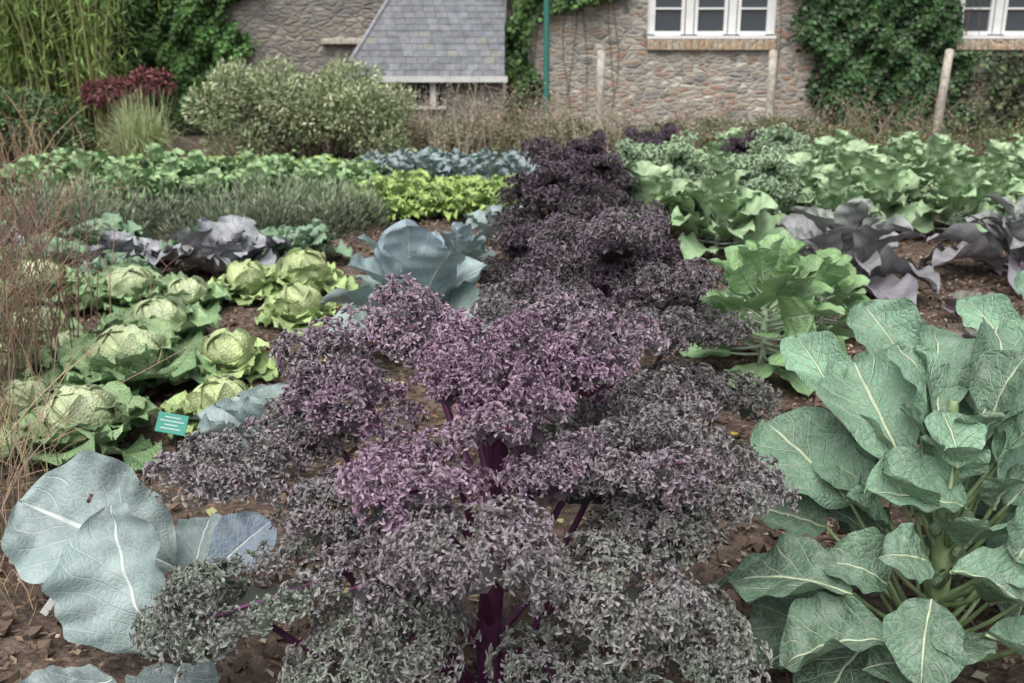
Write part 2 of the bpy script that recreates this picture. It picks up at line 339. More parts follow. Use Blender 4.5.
def ball(mb,c,r,col,m=0,nu=8,nv=12):
    a=np.linspace(.02,np.pi-.02,nu)[:,None];b=np.linspace(0,2*np.pi,nv)[None]
    v=np.stack([np.sin(a)*np.cos(b),np.sin(a)*np.sin(b),np.cos(a)+0*b],-1).reshape(-1,3)*r+np.array(c)
    mb.add(v,gridf(nu,nv),col,np.stack([(a+0*b)/np.pi,(b+0*a)/6.3],-1).reshape(-1,2),m)
for i in range(16):
    az=i*2.4;z=.1+i*.028;ball(mb,(sx+.045*math.cos(az),sy+.045*math.sin(az),z),.018,(.2,.32,.16))
bs1=mb.build('brussels_sprout_plant',[M_GREEN,M_STEM])
copy(bs1,(.66,.42,0),0,1)
def rosette(name,n,rad,h,col,mats,shape='round',el=(78,2),wr=.75,cup=.15,ruf=.04,k=2.5,stemh=.5,nu=14,nv=11,ribc=(.35,.42,.3),inner=None,pet=.3,lobe=0,build=True,mb=None,jit=.15,lf=.55,arch=.1):
    mb=mb or MB();col=np.array(col)
    inner=np.array(inner if inner is not None else col)
    tube(mb,[(0,0,-.02),(0,0,h*stemh*.5),(0,0,h*stemh)],[.022,.02,.012],ribc,k=6)
    for i in range(n):
        f=(i+.5)/n;az=i*2.4+rng.uniform(-.3,.3);e=math.radians(el[0]+(el[1]-el[0])*f**.9+rng.uniform(-8,8))
        o=np.array([math.cos(az),math.sin(az),0]);dr=o*math.cos(e)+np.array([0,0,math.sin(e)])
        nn=-o*math.sin(e)+np.array([0,0,math.cos(e)])+rng.normal(size=3)*jit
        L=rad*(lf+(1-lf)*f)*rng.uniform(.85,1.15);z0=h*stemh*(1-f*.8)
        s0=np.array([0,0,z0*.8]);b=s0+dr*L*pet+o*.02;t=b+dr*L*(1-pet*.6)
        if t[2]<.03:t[2]=.03+.03*rng.random()
        petiole(mb,s0,b,.009,.006,ribc,0.03,5)
        leaf(mb,b,t,nn,L*wr*rng.uniform(.85,1.1),inner*(1-f)+col*f,nu=nu,nv=nv,shape=shape,cup=cup,arch=arch,ruf=ruf,k=k,ribc=ribc,ribr=.004,lobe=lobe,twist=rng.uniform(-.1,.1))
    return mb.build(name,mats) if build else mb
b2=rosette('brussels_sprout_plant',46,.38,.88,(.21,.37,.16),[M_GREEN,M_STEM],inner=(.31,.50,.21),stemh=.70,wr=.74,el=(74,-12),pet=.42,ruf=.03,cup=.12,jit=.45,nu=18,nv=13,k=1.6,lf=.55,arch=.07);b2.location=(1.25,4.75,0)
copy(b2,(1.75,5.45,0),2,.7)
# ------------------------------------------------------------ blue cabbages
BLU=(.265,.345,.33);RB=(.55,.60,.55)
mb=MB()
leaf(mb,(-.93,2.44,.23),(-1.36,2.50,.40),(.1,-.75,.65),.38,BLU,nu=44,nv=31,cup=.16,arch=.05,ruf=.045,k=2.5,ribc=RB,ribr=.006,holes=[(.55,-.25,.016),(.62,.4,.007)])
leaf(mb,(-.92,2.25,.08),(-1.07,2.40,.43),(-.15,-.85,.5),.31,np.array(BLU)*1.10,nu=36,nv=27,cup=.3,arch=.10,ruf=.05,k=2.5,ribc=RB,ribr=.006)
leaf(mb,(-.84,2.5,.18),(-.70,2.62,.28),(.1,-.7,.6),.17,np.array([.2,.26,.33]),nu=24,nv=19,ribc=RB)
leaf(mb,(-.9,2.5,.16),(-.90,2.70,.26),(0,-.7,.6),.17,np.array(BLU)*.7,nu=24,nv=19,ribc=RB)
leaf(mb,(-1.0,2.15,.08),(-1.15,1.95,.06),(0,0,1),.24,np.array(BLU)*.6,nu=24,nv=19,ribc=RB)
leaf(mb,(-.85,2.2,.08),(-.8,1.95,.06),(0,0,1),.22,np.array(BLU)*.5,nu=24,nv=19,ribc=RB)
tube(mb,[(-.87,2.4,-.02),(-.87,2.4,.22)],[.025,.02],(.3,.35,.25),k=8)
for b in [(-.93,2.44,.23),(-.92,2.25,.08),(-.84,2.5,.18),(-.9,2.5,.16)]: petiole(mb,(-.87,2.4,.1),b,.012,.008,(.4,.45,.35),0)
mb.build('blue_cabbage',[M_BLUE,M_STEM])
c1=rosette('blue_cabbage',11,.34,.3,BLU,[M_BLUE,M_STEM],inner=(.29,.38,.35),ribc=RB,stemh=.3,el=(75,15),wr=.8,cup=.25,ruf=.05);c1.location=(-.98,3.7,0)
c2=rosette('blue_cabbage',16,.54,.72,(.24,.34,.28),[M_BLUE,M_STEM],inner=(.28,.36,.41),ribc=RB,stemh=.42,el=(84,5),wr=.74,pet=.18,cup=.14,ruf=.04,lf=.75,nu=24,nv=17,k=1.6,jit=.3);c2.location=(-.53,5.15,0);c2.rotation_euler=(0,0,2.0)
copy(c1,(-.18,4.6,0),2,.85);copy(c1,(-.1,8.2,0),1,1.1);copy(c2,(-.35,7.0,0),3,.55)
# ------------------------------------------------------------ headed cabbages
def wrap(mb,c,R,az,span,top,col,k=0):
    nu,nv=18,17;u=np.linspace(0,1,nu)[:,None]+np.zeros((1,nv));v=np.linspace(-1,1,nv)[None]+0*u
    th=math.radians(150)-u*math.radians(150+top);w=np.sin(np.pi*np.clip(u,.02,.985)**.85)**.5
    lat=v*w*span;p=rng.uniform(0,6,3)
    r=R*(1+.03*np.sin(u*9+p[0]+v*3)+.09*np.abs(v)**3*np.sin(u*14+p[1])+.09*np.clip(np.abs(v)-.6,0,1))+.02*u*np.abs(v)
    x=np.sin(th)*np.cos(lat);y=np.sin(lat);z=np.cos(th)*np.cos(lat)*.92
    X=x*math.cos(az)-y*math.sin(az);Y=x*math.sin(az)+y*math.cos(az)
    P=np.stack([X*r,Y*r,z*r],-1).reshape(-1,3)+np.array(c)
    cc=np.array(col)*(1-.18*np.abs(v).reshape(-1,1))
    mb.add(P,gridf(nu,nv),cc,np.stack([u,v*.5+.5],-1).reshape(-1,2),0)
def headed(name,R,rad,n,hc,oc,mats,ribc=(.5,.56,.35),el0=46,mixf=.35):
    mb=rosette(name,n,rad,.12,oc,mats,el=(el0,4),wr=.95,cup=.12,ruf=.07,k=3.5,stemh=.25,ribc=ribc,inner=np.array(hc)*mixf+np.array(oc)*(1-mixf),pet=.12,build=False,nu=22,nv=15,lf=.7)
    for i in range(9): wrap(mb,(0,0,R*1.25),R*(.93+.025*i),i*2.4,1.25 if i<4 else 1.0,25-11*i,np.array(hc)*(1.05-.045*i))
    return mb.build(name,mats)
SM=[M_SAVOY,M_STEM]
h1=headed('cabbage',.15,.42,16,(.64,.74,.42),(.18,.33,.14),SM,el0=52);h1.location=(-1.82,4.5,0)
h2=headed('cabbage',.13,.37,15,(.67,.76,.45),(.20,.35,.15),SM,el0=52);h2.location=(-1.74,3.74,0)
h3=headed('cabbage',.105,.25,13,(.64,.74,.36),(.38,.52,.20),SM,el0=54,mixf=.5);h3.location=(-1.25,4.02,0)
for o,l,r,sc in [(h1,(-2.38,6.05,0),1,.85),(h2,(-1.93,5.25,0),2,.95),(h1,(-2.55,5.1,0),3,.8),(h2,(-3.0,6.2,0),4,1),(h2,(-2.4,4.45,0),1,.9),(h2,(-2.0,5.95,0),2,.8),(h2,(-2.25,4.85,0),5,.7),(h2,(-2.1,4.05,0),.4,.75),
    (h3,(-1.40,4.70,0),2,1.05),(h3,(-1.24,5.65,0),4,1.1),(h3,(-1.36,6.4,0),5,1.3),(h3,(-1.72,6.3,0),1,1.1)]: copy(o,l,r,sc)
# ------------------------------------------------------------ red cabbages
RC=[M_RED,M_STEM]
r1=headed('red_cabbage',.11,.50,15,(.33,.36,.35),(.27,.275,.29),RC,ribc=(.34,.22,.3),el0=66);r1.location=(-2.05,7.0,0)
for l,r,sc in [((-2.85,7.2,0),1,.7),((-3.9,7.4,0),2,.75)]: copy(r1,l,r,sc)
g1=headed('cabbage',.11,.42,15,(.30,.42,.28),(.20,.32,.20),SM,el0=62);g1.location=(-1.65,7.5,0)
for l,r,sc in [((-3.35,7.0,0),2,.9),((-3.6,6.5,0),4,.9),((-2.4,7.7,0),4,.85),((-3.3,7.9,0),1,.9),((-2.7,6.8,0),3,.7),((-4.3,7.9,0),5,.9)]: copy(g1,l,r,sc)
p1=rosette('purple_cabbage',24,.66,.66,(.215,.20,.225),RC,ribc=(.36,.26,.31),inner=(.28,.32,.27),stemh=.35,el=(80,0),wr=.50,ruf=.045,k=1.8,pet=.2,nu=24,nv=15,cup=.28,jit=.2,arch=.13);p1.location=(2.25,6.6,0)
copy(p1,(3.6,6.9,0),2,1.0);copy(p1,(4.6,7.6,0),1,.9)
q1=rosette('cabbage_seedling',9,.2,.14,(.16,.13,.15),RC,ribc=(.25,.12,.2),inner=(.18,.2,.15),stemh=.3);q1.location=(2.75,5.9,0)
for l,r in [((2.95,6.0,0),1),((3.5,5.6,0),2),((2.5,5.2,0),3),((3.2,4.7,0),1),((2.2,4.4,0),1)]: copy(q1,l,r,.8)
# ------------------------------------------------------------ right background greens
GKC=(((.15,.25,.12),(.33,.44,.29)),((.21,.32,.17),(.43,.53,.37)))
gk=kale('green_curly_kale',18,.48,.78,FR_LO,.030,.75,1,.6,.16,KC=GKC,stem=(.3,.4,.22));gk.location=(1.35,8.5,0)
bg=rosette('broccoli_plant',26,.50,.74,(.25,.37,.20),[M_FARG,M_STEM],inner=(.36,.48,.28),stemh=.55,el=(80,-8),wr=.66,ruf=.06,k=2.6,nu=20,nv=9,jit=.35,cup=.2,arch=.12,lf=.6);bg.location=(5.0,10.3,0)
for i,(x,y,w_) in enumerate([(2.05,8.2,1),(1.9,9.3,0),(1.15,9.3,1),(2.6,9.1,0),(3.2,8.7,0),(3.8,8.5,0),(2.7,10.1,1),(3.4,9.9,0),(1.6,10.2,0),(4.3,9.0,0),(4.9,9.5,0),(1.1,7.9,0),(2.7,8.3,0),(1.6,7.7,0)]):
    copy(gk if w_ else bg,(x,y,0),i*1.7,rng.uniform(.85,1.08))
for i,(x,y) in enumerate([(5.8,9.6),(5.7,10.9),(6.6,10.6),(4.4,11.3),(3.6,11.6),(5.2,12.2),(6.3,12.3),(7.2,11.7),(2.6,12.0),(7.9,12.6),(4.2,12.8),(4.3,10.2),(5.6,8.2),(6.7,9.0)]): copy(bg,(x,y,0),i*1.3,rng.uniform(.85,1.1))
# left background beds
lt=rosette('lettuce_plant',22,.3,.28,(.28,.40,.10),[M_FARG,M_STEM],inner=(.42,.56,.18),stemh=.3,el=(80,5),wr=.8,ruf=.14,k=5,nu=16,nv=9,jit=.3)
lt.location=(-1.45,9.5,0)
for iy in range(4):
    for ix in range(5):
        if ix+iy: copy(lt,(-1.45+ix*.34+rng.uniform(-.08,.08),9.45+iy*.42+rng.uniform(-.1,.1),0),rng.uniform(0,6),rng.uniform(.8,1.3))
gb=rosette('leafy_green_plant',20,.36,.40,(.20,.32,.15),[M_FARG,M_STEM],inner=(.31,.45,.21),stemh=.4,el=(80,0),wr=.68,ruf=.10,k=3,nu=14,nv=9,jit=.3);gb.location=(-4.9,10.2,0)
for iy in range(4):
    for ix in range(9):
        if ix+iy: copy(gb,(-5.1+ix*.42+rng.uniform(-.14,.14),10.0+iy*.55+rng.uniform(-.15,.15),0),rng.uniform(0,6),rng.uniform(.7,1.4))
for ix in range(6): copy(lt,(-4.6+ix*.45,12.2,0),ix,1.2)
bc=rosette('blue_kale',18,.36,.36,(.20,.26,.27),[M_FARG,M_STEM],inner=(.26,.32,.33),stemh=.4,wr=.6,ruf=.08,nu=12,nv=9,jit=.3);bc.location=(-1.7,12,0)
for iy in range(3):
    for ix in range(6):
        if ix+iy: copy(bc,(-1.75+ix*.36+rng.uniform(-.06,.06),11.8+iy*.5,0),rng.uniform(0,6),rng.uniform(.85,1.2))
# grey-green herb row
mb=MB();n=18000
cx=rng.uniform(-4.4,-1.35,60);cy=rng.uniform(8.3,9.3,60);hh=rng.uniform(.18,.46,60);i=rng.integers(0,60,n)
q=rv(n);q[:,2]=np.abs(q[:,2]);P=np.stack([cx[i]+q[:,0]*.26,cy[i]+q[:,1]*.24,q[:,2]*hh[i]*rng.uniform(.6,1.15,n)],1)
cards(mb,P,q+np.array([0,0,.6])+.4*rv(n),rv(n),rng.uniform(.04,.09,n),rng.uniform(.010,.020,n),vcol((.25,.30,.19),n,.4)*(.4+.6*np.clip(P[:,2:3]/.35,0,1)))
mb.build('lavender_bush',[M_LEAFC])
# ------------------------------------------------------------ dry twiggy shrub on the left
def twigs(mb,cx,cy,sxx,syy,n,h,col,r=.0022,br=3,lean=.5,leafy=0):
    for i in range(n):
        p=np.array([cx+rng.normal()*sxx,cy+rng.normal()*syy,0.]);hh=h*rng.uniform(.45,1.05)
        d=nz(np.array([rng.normal()*lean,rng.normal()*lean,1.]));bend=rng.normal(size=3)*.25;bend[2]=-abs(bend[2])*.5
        t=np.linspace(0,1,8)[:,None];q=p+d*hh*t+bend*hh*t*t+.012*rng.normal(size=(8,3))*t
        c=np.array(col)*rng.uniform(.5,1.35)*(1+.12*rng.uniform(-1,1,3))
        tube(mb,q,np.linspace(r,r*.4,8)*rng.uniform(.8,1.5),c,k=3,m=0)
        for j in range(br):
            a=rng.integers(2,7);d2=nz(d+rng.normal(size=3)*.7);l=hh*rng.uniform(.12,.35);t2=np.linspace(0,1,4)[:,None]
            q2=q[a]+d2*l*t2+np.array([0,0,-.2])*l*t2*t2
            tube(mb,q2,np.linspace(r*.6,r*.25,4),c*1.1,k=3,m=0)
            if leafy:
                k=leafy;pp=q2[-1]+rng.normal(size=(k,3))*l*.25
                cards(mb,pp,rv(k),rv(k),rng.uniform(.02,.05,k),.02,vcol(col,k,.5)*.9,m=1)
mb=MB();twigs(mb,-2.32,3.9,.10,.6,300,1.25,(.27,.18,.13),.0032,3,.08)
twigs(mb,-1.74,2.95,.06,.3,110,.75,(.36,.27,.18),.0026,2,.18)
twigs(mb,-1.50,2.55,.04,.15,25,.4,(.36,.27,.18),.002,2,.4)
twigs(mb,-3.5,5.8,.2,.9,110,1.1,(.28,.17,.13),.004,3,.12)
mb.build('dry_twig_shrub',[M_TWIG,M_LEAFC])
# ------------------------------------------------------------ labels
lab=empty('plant_label_sign');ca,sa=math.cos(.5),math.sin(.5)
R0=np.array([[1,0,0],[0,ca,sa],[0,-sa,ca]])
RR=R0@np.array([[.98,0,.17],[0,1,0],[-.17,0,.98]]);LP=(-1.25,3.42,.265)
mb=MB();box(mb,(0,0,0),(.115,.004,.075),(.03,.25,.195),R=RR)
mb.build('plate',[M_PAINT],False,lab,LP,.002)
mb=MB()
for z,w in [(.022,.06),(.008,.09),(-.006,.05),(-.020,.075)]: box(mb,RR@np.array([0,-.0032,z]),(w,.002,.004),(.45,.56,.5),R=RR)
mb.build('lettering',[M_PAINT],False,lab,LP)
mb=MB();tube(mb,[(-1.24,3.44,-.03),(-1.245,3.44,.1),(-1.25,3.43,.25)],.006,(.02,.03,.03),m=0,k=8);mb.build('stake',[M_PAINT],True,lab)
mb=MB();box(mb,(0,0,.045),(.022,.003,.10),(.8,.8,.77),R=np.array([[.8,0,.6],[0,1,0],[-.6,0,.8]]));mb.build('white_plant_tag',[M_PAINT],False,None,(-1.34,2.56,0),.001)
# ------------------------------------------------------------ building
def stone_mat(name,pal,sx=4.6,sz=11,mort=(.42,.40,.35),patch=.3,grey=(.31,.285,.24)):
    m,nt,bs=mat(name);tc=N(nt,'ShaderNodeTexCoord').outputs['Object'];sp=N(nt,'ShaderNodeSeparateXYZ');nt.links.new(tc,sp.inputs[0])
    nn=noise(nt,2.6,5,tc);w=mth(nt,'MULTIPLY',mth(nt,'SUBTRACT',nn.outputs['Fac'],.5),.40)
    cb=N(nt,'ShaderNodeCombineXYZ')
    nt.links.new(mth(nt,'MULTIPLY',mth(nt,'ADD',mth(nt,'ADD',sp.outputs[0],sp.outputs[1]),w),sx),cb.inputs[0]);nt.links.new(mth(nt,'MULTIPLY',mth(nt,'ADD',sp.outputs[2],mth(nt,'MULTIPLY',w,.3)),sz),cb.inputs[1])
    v1=N(nt,'ShaderNodeTexVoronoi');v2=N(nt,'ShaderNodeTexVoronoi',feature='DISTANCE_TO_EDGE')
    for v in (v1,v2): v.inputs['Scale'].default_value=1;v.inputs['Randomness'].default_value=.9;nt.links.new(cb.outputs[0],v.inputs['Vector'])
    s=N(nt,'ShaderNodeSeparateXYZ');nt.links.new(v1.outputs['Color'],s.inputs[0])
    rp=N(nt,'ShaderNodeValToRGB');rp.color_ramp.interpolation='CONSTANT';nt.links.new(s.outputs[0],rp.inputs[0])
    e=rp.color_ramp.elements;e[0].color=(*pal[0],1);e[1].position=1/len(pal);e[1].color=(*pal[1],1)
    for i in range(2,len(pal)):
        x=e.new(i/len(pal));x.color=(*pal[i],1)
    n3=noise(nt,12,6,tc).outputs['Fac']
    c=mix(nt,mrange(nt,n3,.40,.62,0,.5),rp.outputs[0],grey)
    c=mix(nt,mrange(nt,nn.outputs['Fac'],.45,.68,0,patch),c,(.22,.205,.18))
    c=mix(nt,mth(nt,'MULTIPLY',mrange(nt,v2.outputs['Distance'],.01,.14,1,0),.75),c,mort)
    nt.links.new(c,bs.inputs['Base Color']);bs.inputs['Roughness'].default_value=.92
    h=mth(nt,'ADD',mrange(nt,v2.outputs['Distance'],.0,.2,0,1),mth(nt,'MULTIPLY',n3,1.2))
    bump(nt,bs,h,.7,.03);return m
STN=stone_mat('rubble_stone',[(.34,.30,.25),(.46,.41,.33),(.36,.20,.14),(.24,.23,.22),(.62,.57,.48),(.40,.28,.20),(.15,.145,.14),(.44,.38,.30),(.30,.28,.25)],5.2,13)
STN2=stone_mat('old_grey_stone',[(.24,.215,.18),(.31,.28,.23),(.17,.155,.145),(.27,.22,.17),(.36,.33,.28),(.21,.2,.185)],5,11,(.2,.185,.17),grey=(.22,.20,.17))
BRK=stone_mat('sill_brick',[(.50,.34,.20),(.54,.40,.26),(.44,.28,.18),(.5,.42,.3)],11,3.5,(.45,.4,.33),.2,grey=(.42,.34,.24))
bld=empty('stone_house')
wy=18.0
wins=[(2.33,4.55),(7.66,9.88)];z0,z1=1.70,3.05
mb=MB()
def wallseg(xa,xb,za,zb,m=0,y=wy): box(mb,((xa+xb)/2,y+.2,(za+zb)/2),(xb-xa,.4,zb-za),m=m)
wallseg(-.1,2.33,-.1,4.2);wallseg(4.55,7.66,-.1,4.2);wallseg(9.88,16,-.1,4.2)
for a,b in wins: wallseg(a,b,-.1,z0-.19);wallseg(a,b,z1,4.2)
box(mb,(.1,21.4,2.05),(.4,6,4.3));box(mb,(15.8,21.4,2.05),(.4,6,4.3))
mb.build('walls',[STN],False,bld)
mb=MB()
for a,b in wins:
    for i in range(20):
        w=(b-a)/20;box(mb,(a+(i+.5)*w,wy+.14+rng.uniform(-.01,.01),z0-.096),(w-.008,.46,.17))
mb.build('brick_sills',[BRK],False,bld)
mb=MB()
mb.add([(-.4,17.6,4.1),(16.3,17.6,4.1),(16.3,21,6.6),(-.4,21,6.6),(-.4,24.7,4.1),(16.3,24.7,4.1)],[[0,1,2,3],[3,2,5,4]],(.09,.10,.12))
mb.build('main_roof',[M_SLATE],False,bld)
mb=MB();gl=MB();wc=(.78,.78,.76)
for a,b in wins:
    y=wy+.12
    box(mb,((a+b)/2,y-.06,z0+.025),(b-a,.26,.05),wc)
    box(mb,((a+b)/2,y,z1-.04),(b-a,.1,.08),wc)
    n=3;w=(b-a)/n
    for i in range(n+1):
        ww=.13 if 0<i<n else .11;x=a+i*w+(.055 if i==0 else (-.055 if i==n else 0));box(mb,(x,y,(z0+z1)/2+.005),(ww,.095,z1-z0-.14),wc)
    for i in range(n):
        x0=a+i*w+.085;x1=a+(i+1)*w-.085
        for x in (x0+.03,x1-.03): box(mb,(x,y-.01,(z0+z1)/2),(.055,.06,z1-z0-.15),wc)
        for z in (z0+.09,z1-.11,z0+.50,z0+.92): box(mb,((x0+x1)/2,y-.005,z),(x1-x0-.115,.04,.07 if z in (z0+.09,z1-.11) else .03),wc)
        box(gl,((x0+x1)/2,y+.02,(z0+z1)/2),(x1-x0,.006,z1-z0-.1),(.05,.07,.08))
mb.build('window_frames',[M_PAINT],False,bld)
m,nt,bs=mat('window_glass');bs.inputs['Base Color'].default_value=(.06,.07,.08,1);bs.inputs['Roughness'].default_value=.08
gl.build('window_glass',[m],False,bld)
lt_=empty('slate_roofed_outbuilding')
mb=MB();xa,xb=-2.62,-.12;ye,ze=16.5,1.10;yr,zr=18.9,3.25
sl=math.hypot(yr-ye,zr-ze);dy,dz=(yr-ye)/sl,(zr-ze)/sl;rows=21
Rr=np.array([[1,0,0],[0,dy,-dz],[0,dz,dy]])
for r in range(rows):
    s=r*sl/rows;fr=s/sl;la=xa+1.15*max(0,fr-.12);off=.09 if r%2 else 0
    x=la
    while x<xb-.02:
        w=min(.18 if x>la else .18-off,xb-x);cx_=x+w/2
        col=np.array([.155,.16,.172])*rng.uniform(.82,1.13)*(1+.03*rng.uniform(-1,1,3))
        if rng.random()<.05: col=np.array([.19,.19,.165])
        c=np.array([cx_,ye+dy*(s+.07),ze+dz*(s+.07)])+Rr@np.array([0,0,.012+rng.uniform(0,.006)])
        box(mb,c,(w-.006,.165,.008),col,R=Rr@np.array([[1,0,0],[0,1,.05],[0,-.05,1]]));x+=w
mb.build('slates',[M_SLATE],False,lt_)
mb=MB();mb.add([(xa+.02,ye+.01,ze-.01),(xb,ye+.01,ze-.01),(xb,yr,zr-.01),(xa+1.05,yr,zr-.01)],[[0,1,2,3]],(.05,.05,.055))
tube(mb,[(xa-.01,ye,ze+.02),(xa+.02,ye+dy*.12*sl,ze+dz*.12*sl+.02),(xa+1.02,yr,zr+.03)],.045,(.22,.22,.23),m=0,k=6)
mb.build('roof_deck',[M_SLATE],False,lt_)
mb=MB();box(mb,((xa+xb)/2,ye-.03,ze-.03),(xb-xa+.1,.05,.09),(.60,.60,.57));box(mb,(-1.55,ye+.12,.62),(.95,.06,.05),(.65,.65,.62))
for x in (-2.0,-1.28,): box(mb,(x,ye+.12,.83),(.09,.06,.36),(.65,.65,.62))
mb.build('fascia_and_frames',[M_PAINT],False,lt_)
mb=MB();box(mb,((xa+xb)/2,ye+.3,.25),(xb-xa-.1,.25,.7));box(mb,(xa+.3,ye+.3,.83),(.5,.24,.44));box(mb,(-.65,ye+.3,.83),(1.0,.24,.44));mb.build('walls',[STN2],False,lt_)
mb=MB();box(mb,(-1.6,ye+.32,.82),(1.2,.02,.42));mb.build('glass',[m],False,lt_)
mb=MB();box(mb,(-6.6,19.3,1.5),(8.9,.5,3.2))
for x in np.arange(-11,-2.2,.45): box(mb,(x,19.28,3.14),(.44,.6,.09+.03*rng.random()))
mb.build('stone_garden_wall',[STN2],False)
mb=MB();box(mb,(0,0,0),(.95,.12,.10),(.46,.43,.36));mb.build('stone_lintel',[M_WOOD],False,None,(-3.0,18.98,1.66),.01)
for x,y,h,l in [(1.42,16.5,1.5,.0),(4.25,16.8,1.5,-.02),(6.85,16.4,1.52,.07)]:
    mb=MB();tube(mb,[(0,0,-.05),(l*.5,0,h*.5),(l,0,h),(l,0,h+.02)],[.075,.07,.065,.02],(.42,.38,.32),m=0,k=9);mb.build('wooden_fence_post',[M_WOOD],True,None,(x,y,0))
mb=MB();tube(mb,[(.52,15.6,-.05),(.52,15.6,1.6),(.50,15.6,3.6)],.045,(.04,.17,.135),m=0,k=10);tube(mb,[(.52,15.6,.6),(.52,15.6,.75)],.055,(.03,.13,.10),m=0,k=10);mb.build('green_metal_pole',[M_PAINT])
# ------------------------------------------------------------ ivy
def ivy(name,n,fx,y,col):
    mb=MB();P=fx(n);n=len(P)
    lump=.10*np.sin(P[:,0]*5.3+P[:,2]*3+1.3*np.sin(P[:,2]*4))+.08*np.sin(P[:,0]*12.7-P[:,2]*9+np.sin(P[:,0]*6))
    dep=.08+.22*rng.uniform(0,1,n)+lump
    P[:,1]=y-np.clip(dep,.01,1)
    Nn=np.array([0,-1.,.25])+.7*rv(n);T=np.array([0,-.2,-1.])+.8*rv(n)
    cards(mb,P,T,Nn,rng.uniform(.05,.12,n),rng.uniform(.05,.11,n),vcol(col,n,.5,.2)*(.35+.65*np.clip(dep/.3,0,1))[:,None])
    for i in range(14):
        j=rng.integers(0,n);q=P[j].copy();q[1]=y-.03;t=np.linspace(0,1,6)[:,None]
        tube(mb,np.array([q[0],y-.03,0])+(q-np.array([q[0],y-.03,0]))*t+np.array([.08,0,0])*np.sin(t*6+i),.007,(.16,.12,.08),m=1,k=4)
    mb.build(name,[M_LEAFC,M_TWIG])
def f1(n):
    x=rng.uniform(-.5,2.0,n);z=rng.uniform(0,4.3,n)
    right=.45+.25*np.sin(z*3)+np.where(z>2.1,(z-2.1)*4,0)+np.where(z<.7,-.4,0)+rng.normal(size=n)*.06;k=(x<right)&(x>-.15-.2*np.sin(z*5))&((z>.75)|(rng.random(n)<.3))
    return np.stack([x[k],0*x[k],z[k]],1)
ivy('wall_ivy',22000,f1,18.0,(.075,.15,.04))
def f2(n):
    x=rng.uniform(4.4,8.6,n);z=rng.uniform(0,4.3,n)
    l=5.70-.36*z+.18*np.sin(z*6)+.25*(z<.3)+rng.normal(size=n)*.1;r=7.6+.2*np.sin(z*4)-np.where((z>1.5)&(z<3.1),.1,-.5)-.35*(z<1.0)
    k=(x>l)&(x<r)&((rng.random(n)<.92))
    return np.stack([x[k],0*x[k],z[k]],1)
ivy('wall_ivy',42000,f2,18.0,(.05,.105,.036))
def f3(n):
    x=rng.uniform(7.4,14,n);z=rng.uniform(0,1.5,n)
    k=np.sin(x*3)*.3+np.sin(z*5+x*7)*.3+rng.uniform(-.5,.8,n)>.15
    return np.stack([x[k],0*x[k],z[k]],1)
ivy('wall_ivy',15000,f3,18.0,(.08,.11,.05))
def f4(n):
    x=rng.uniform(-11,-4.4,n);z=rng.uniform(.2,3.6,n);k=(x<-4.7+.35*np.sin(z*5)-.3*(3-z)+rng.normal(size=n)*.1)
    return np.stack([x[k],0*x[k],z[k]],1)
ivy('wall_ivy',42000,f4,19.05,(.085,.18,.045))
# ------------------------------------------------------------ shrubs
def bush(name,lumps,n,L,W,cols,up=.3,stems=30,dark=.35):
    mb=MB();lumps=np.array(lumps,float);vol=lumps[:,3]**2;i=rng.choice(len(lumps),n,p=vol/vol.sum())
    q=rv(n);r=rng.uniform(.55,1.0,n)**.6*(1+.12*rng.normal(size=n)*.6)
    P=lumps[i,:3]+q*(lumps[i,3]*r)[:,None]*np.array([1,1,.9])
    k=P[:,2]>.02;P=P[k];q=q[k];r=r[k];n=len(P)
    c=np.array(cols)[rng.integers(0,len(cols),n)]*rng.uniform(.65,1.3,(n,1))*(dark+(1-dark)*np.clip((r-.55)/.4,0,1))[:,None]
    cards(mb,P,q*.6+np.array([0,0,up])+.6*rv(n),q+.6*rv(n),rng.uniform(.7,1.3,n)*L,W,c)
    b=lumps.mean(0)
    for s_ in range(stems):
        t=lumps[rng.integers(0,len(lumps)),:3]+rng.normal(size=3)*.15;a=np.array([b[0]+(t[0]-b[0])*.5,b[1]+(t[1]-b[1])*.5,0]);tt=np.linspace(0,1,5)[:,None]
        tube(mb,a+(t-a)*tt+.04*rng.normal(size=(5,3))*tt,np.linspace(.02,.006,5),(.14,.10,.07),m=1,k=4)
    return mb.build(name,[M_LEAFC,M_TWIG])
lm=[(-4.2+2.6*(i+rng.random())/46,14.6+rng.uniform(-.5,.6),rng.uniform(.2,1.12),rng.uniform(.26,.40)) for i in range(46)]
lm=[(x,y,z-(.25 if x>-2.2 else 0),r) for x,y,z,r in lm]
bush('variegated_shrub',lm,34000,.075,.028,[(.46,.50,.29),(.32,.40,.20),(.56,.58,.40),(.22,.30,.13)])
bush('red_maple_shrub',[(-6.1+.14*i,15+rng.normal()*.15,.85+.05*i+rng.normal()*.06,.2) for i in range(8)],3500,.07,.025,[(.20,.05,.06),(.24,.09,.08),(.12,.04,.05)],up=-.2)
lm=[(rng.uniform(-12,-6.6),rng.uniform(16,18.3),rng.uniform(.2,3.6),rng.uniform(.4,.75)) for _ in range(75)]
bush('evergreen_hedge',lm,45000,.13,.05,[(.045,.10,.03),(.065,.14,.035),(.03,.07,.025),(.11,.18,.045)],up=-.3)
lm=[(rng.uniform(-9.2,-6.2),rng.uniform(13.2,15),rng.uniform(.15,.75),rng.uniform(.3,.5)) for _ in range(22)]
bush('low_green_shrub',lm,13000,.09,.045,[(.08,.15,.06),(.13,.2,.07),(.05,.11,.04)])
mb=MB()
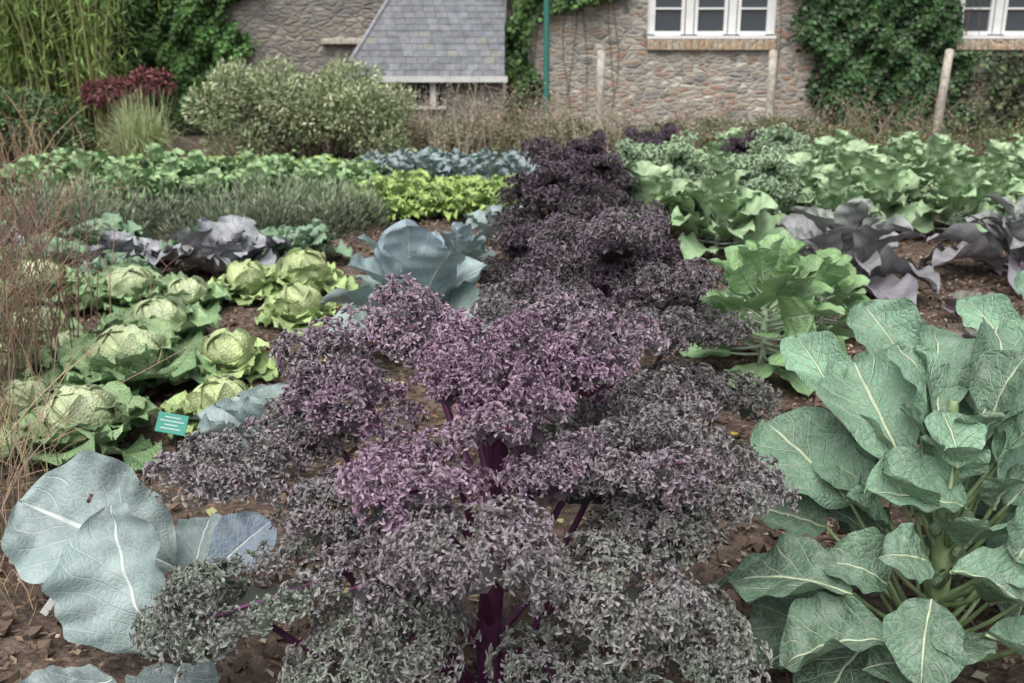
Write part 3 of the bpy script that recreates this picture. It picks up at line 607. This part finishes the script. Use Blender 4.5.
for i in range(150):
    x=rng.uniform(-9.6,-6.0);y=rng.uniform(14.9,16.1);h=rng.uniform(2.4,4.4);le=rng.normal(size=2)*.25;t=np.linspace(0,1,8)[:,None]
    q=np.concatenate([x+le[0]*t**2*h*.5,y+le[1]*t**2*h*.5,h*t],1);tube(mb,q,np.linspace(.014,.004,8),np.array([.34,.34,.14])*rng.uniform(.6,1.2),m=1,k=4)
    k=75;j=rng.uniform(.3,1,k);P=np.stack([np.interp(j,t[:,0],q[:,a]) for a in range(3)],1)+rng.normal(size=(k,3))*np.array([.16,.16,.08])
    cards(mb,P,rv(k)*.8+np.array([0,-.2,-.8]),rv(k),rng.uniform(.14,.26,k),.022,vcol((.16,.24,.06),k,.6,.15))
mb.build('bamboo',[M_LEAFC,M_TWIG])
mb=MB()
for i in range(900):
    x=-5.0+rng.normal()*.14;y=13.6+rng.normal()*.12;az=rng.uniform(0,6.28);L=rng.uniform(.6,1.15);sp=rng.uniform(.1,.85);t=np.linspace(0,1,7)
    o=np.array([math.cos(az),math.sin(az)]);r=sp*L*t**1.3;z=L*(t*1.1-sp*.95*t**2.4)
    c=np.stack([x+o[0]*r,y+o[1]*r,z],1);w=.007*(1-t*.8);sd=np.array([-o[1],o[0],0])
    v=np.stack([c-sd*w[:,None],c+sd*w[:,None]],1).reshape(-1,3)
    mb.add(v,gridf(7,2),np.array([.40,.46,.24])*rng.uniform(.6,1.35))
mb.build('ornamental_grass',[M_LEAFC])
mb=MB()
for x in np.arange(-2.4,1.6,.4): twigs(mb,x,14.8+rng.uniform(-.5,.5),.2,.3,30,1.15,(.38,.32,.23),.006,3,.2,leafy=6)
for x in np.arange(1.6,7.5,.6): twigs(mb,x,16+rng.uniform(-.5,.5),.25,.3,24,1.0,(.34,.26,.19),.005,3,.2,leafy=3)
for x in np.arange(-8.5,-5.5,.5): twigs(mb,x,13.0+rng.uniform(-.5,.5),.25,.3,16,1.3,(.42,.31,.2),.006,2,.2,leafy=1)
mb.build('dead_perennial_stems',[M_TWIG,M_LEAFC])
lm=[(x,15.0+rng.uniform(-.4,.5),rng.uniform(.1,.35),rng.uniform(.18,.32)) for x in np.arange(-2.2,8,.22)]
bush('low_border_planting',lm,15000,.06,.03,[(.19,.20,.10),(.15,.2,.08),(.27,.22,.13),(.12,.16,.07)])
# ------------------------------------------------------------ light, world, camera
el,rot=math.radians(60),math.radians(200)
w=D.worlds.new('World');S.world=w;w.use_nodes=True;nt=w.node_tree;sk=nt.nodes.new('ShaderNodeTexSky');sk.sky_type='NISHITA';sk.sun_disc=False
sk.sun_elevation=el;sk.sun_rotation=rot;sk.air_density=1;sk.dust_density=3
hs=nt.nodes.new('ShaderNodeHueSaturation');hs.inputs['Saturation'].default_value=.45;nt.links.new(sk.outputs[0],hs.inputs['Color'])
bgn=nt.nodes['Background'];nt.links.new(hs.outputs[0],bgn.inputs[0]);bgn.inputs[1].default_value=.15
l=D.lights.new('sun','SUN');l.energy=3.8;l.angle=math.radians(65);l.color=(1,.985,.96);o=D.objects.new('sun',l);S.collection.objects.link(o)
dv=Vector((math.sin(rot)*math.cos(el),math.cos(rot)*math.cos(el),math.sin(el)));o.rotation_euler=dv.to_track_quat('Z','Y').to_euler()
cam=D.cameras.new('camera');co=D.objects.new('camera',cam);S.collection.objects.link(co);co.location=(0,0,1.6);co.rotation_euler=(math.radians(90-16.6),0,0)
cam.lens=35;cam.sensor_width=36;cam.clip_end=500;cam.dof.use_dof=True;cam.dof.focus_distance=2.5;cam.dof.aperture_fstop=5
S.camera=co;S.view_settings.view_transform='Standard'
try: S.view_settings.look='None'
except Exception: pass
S.view_settings.exposure=0
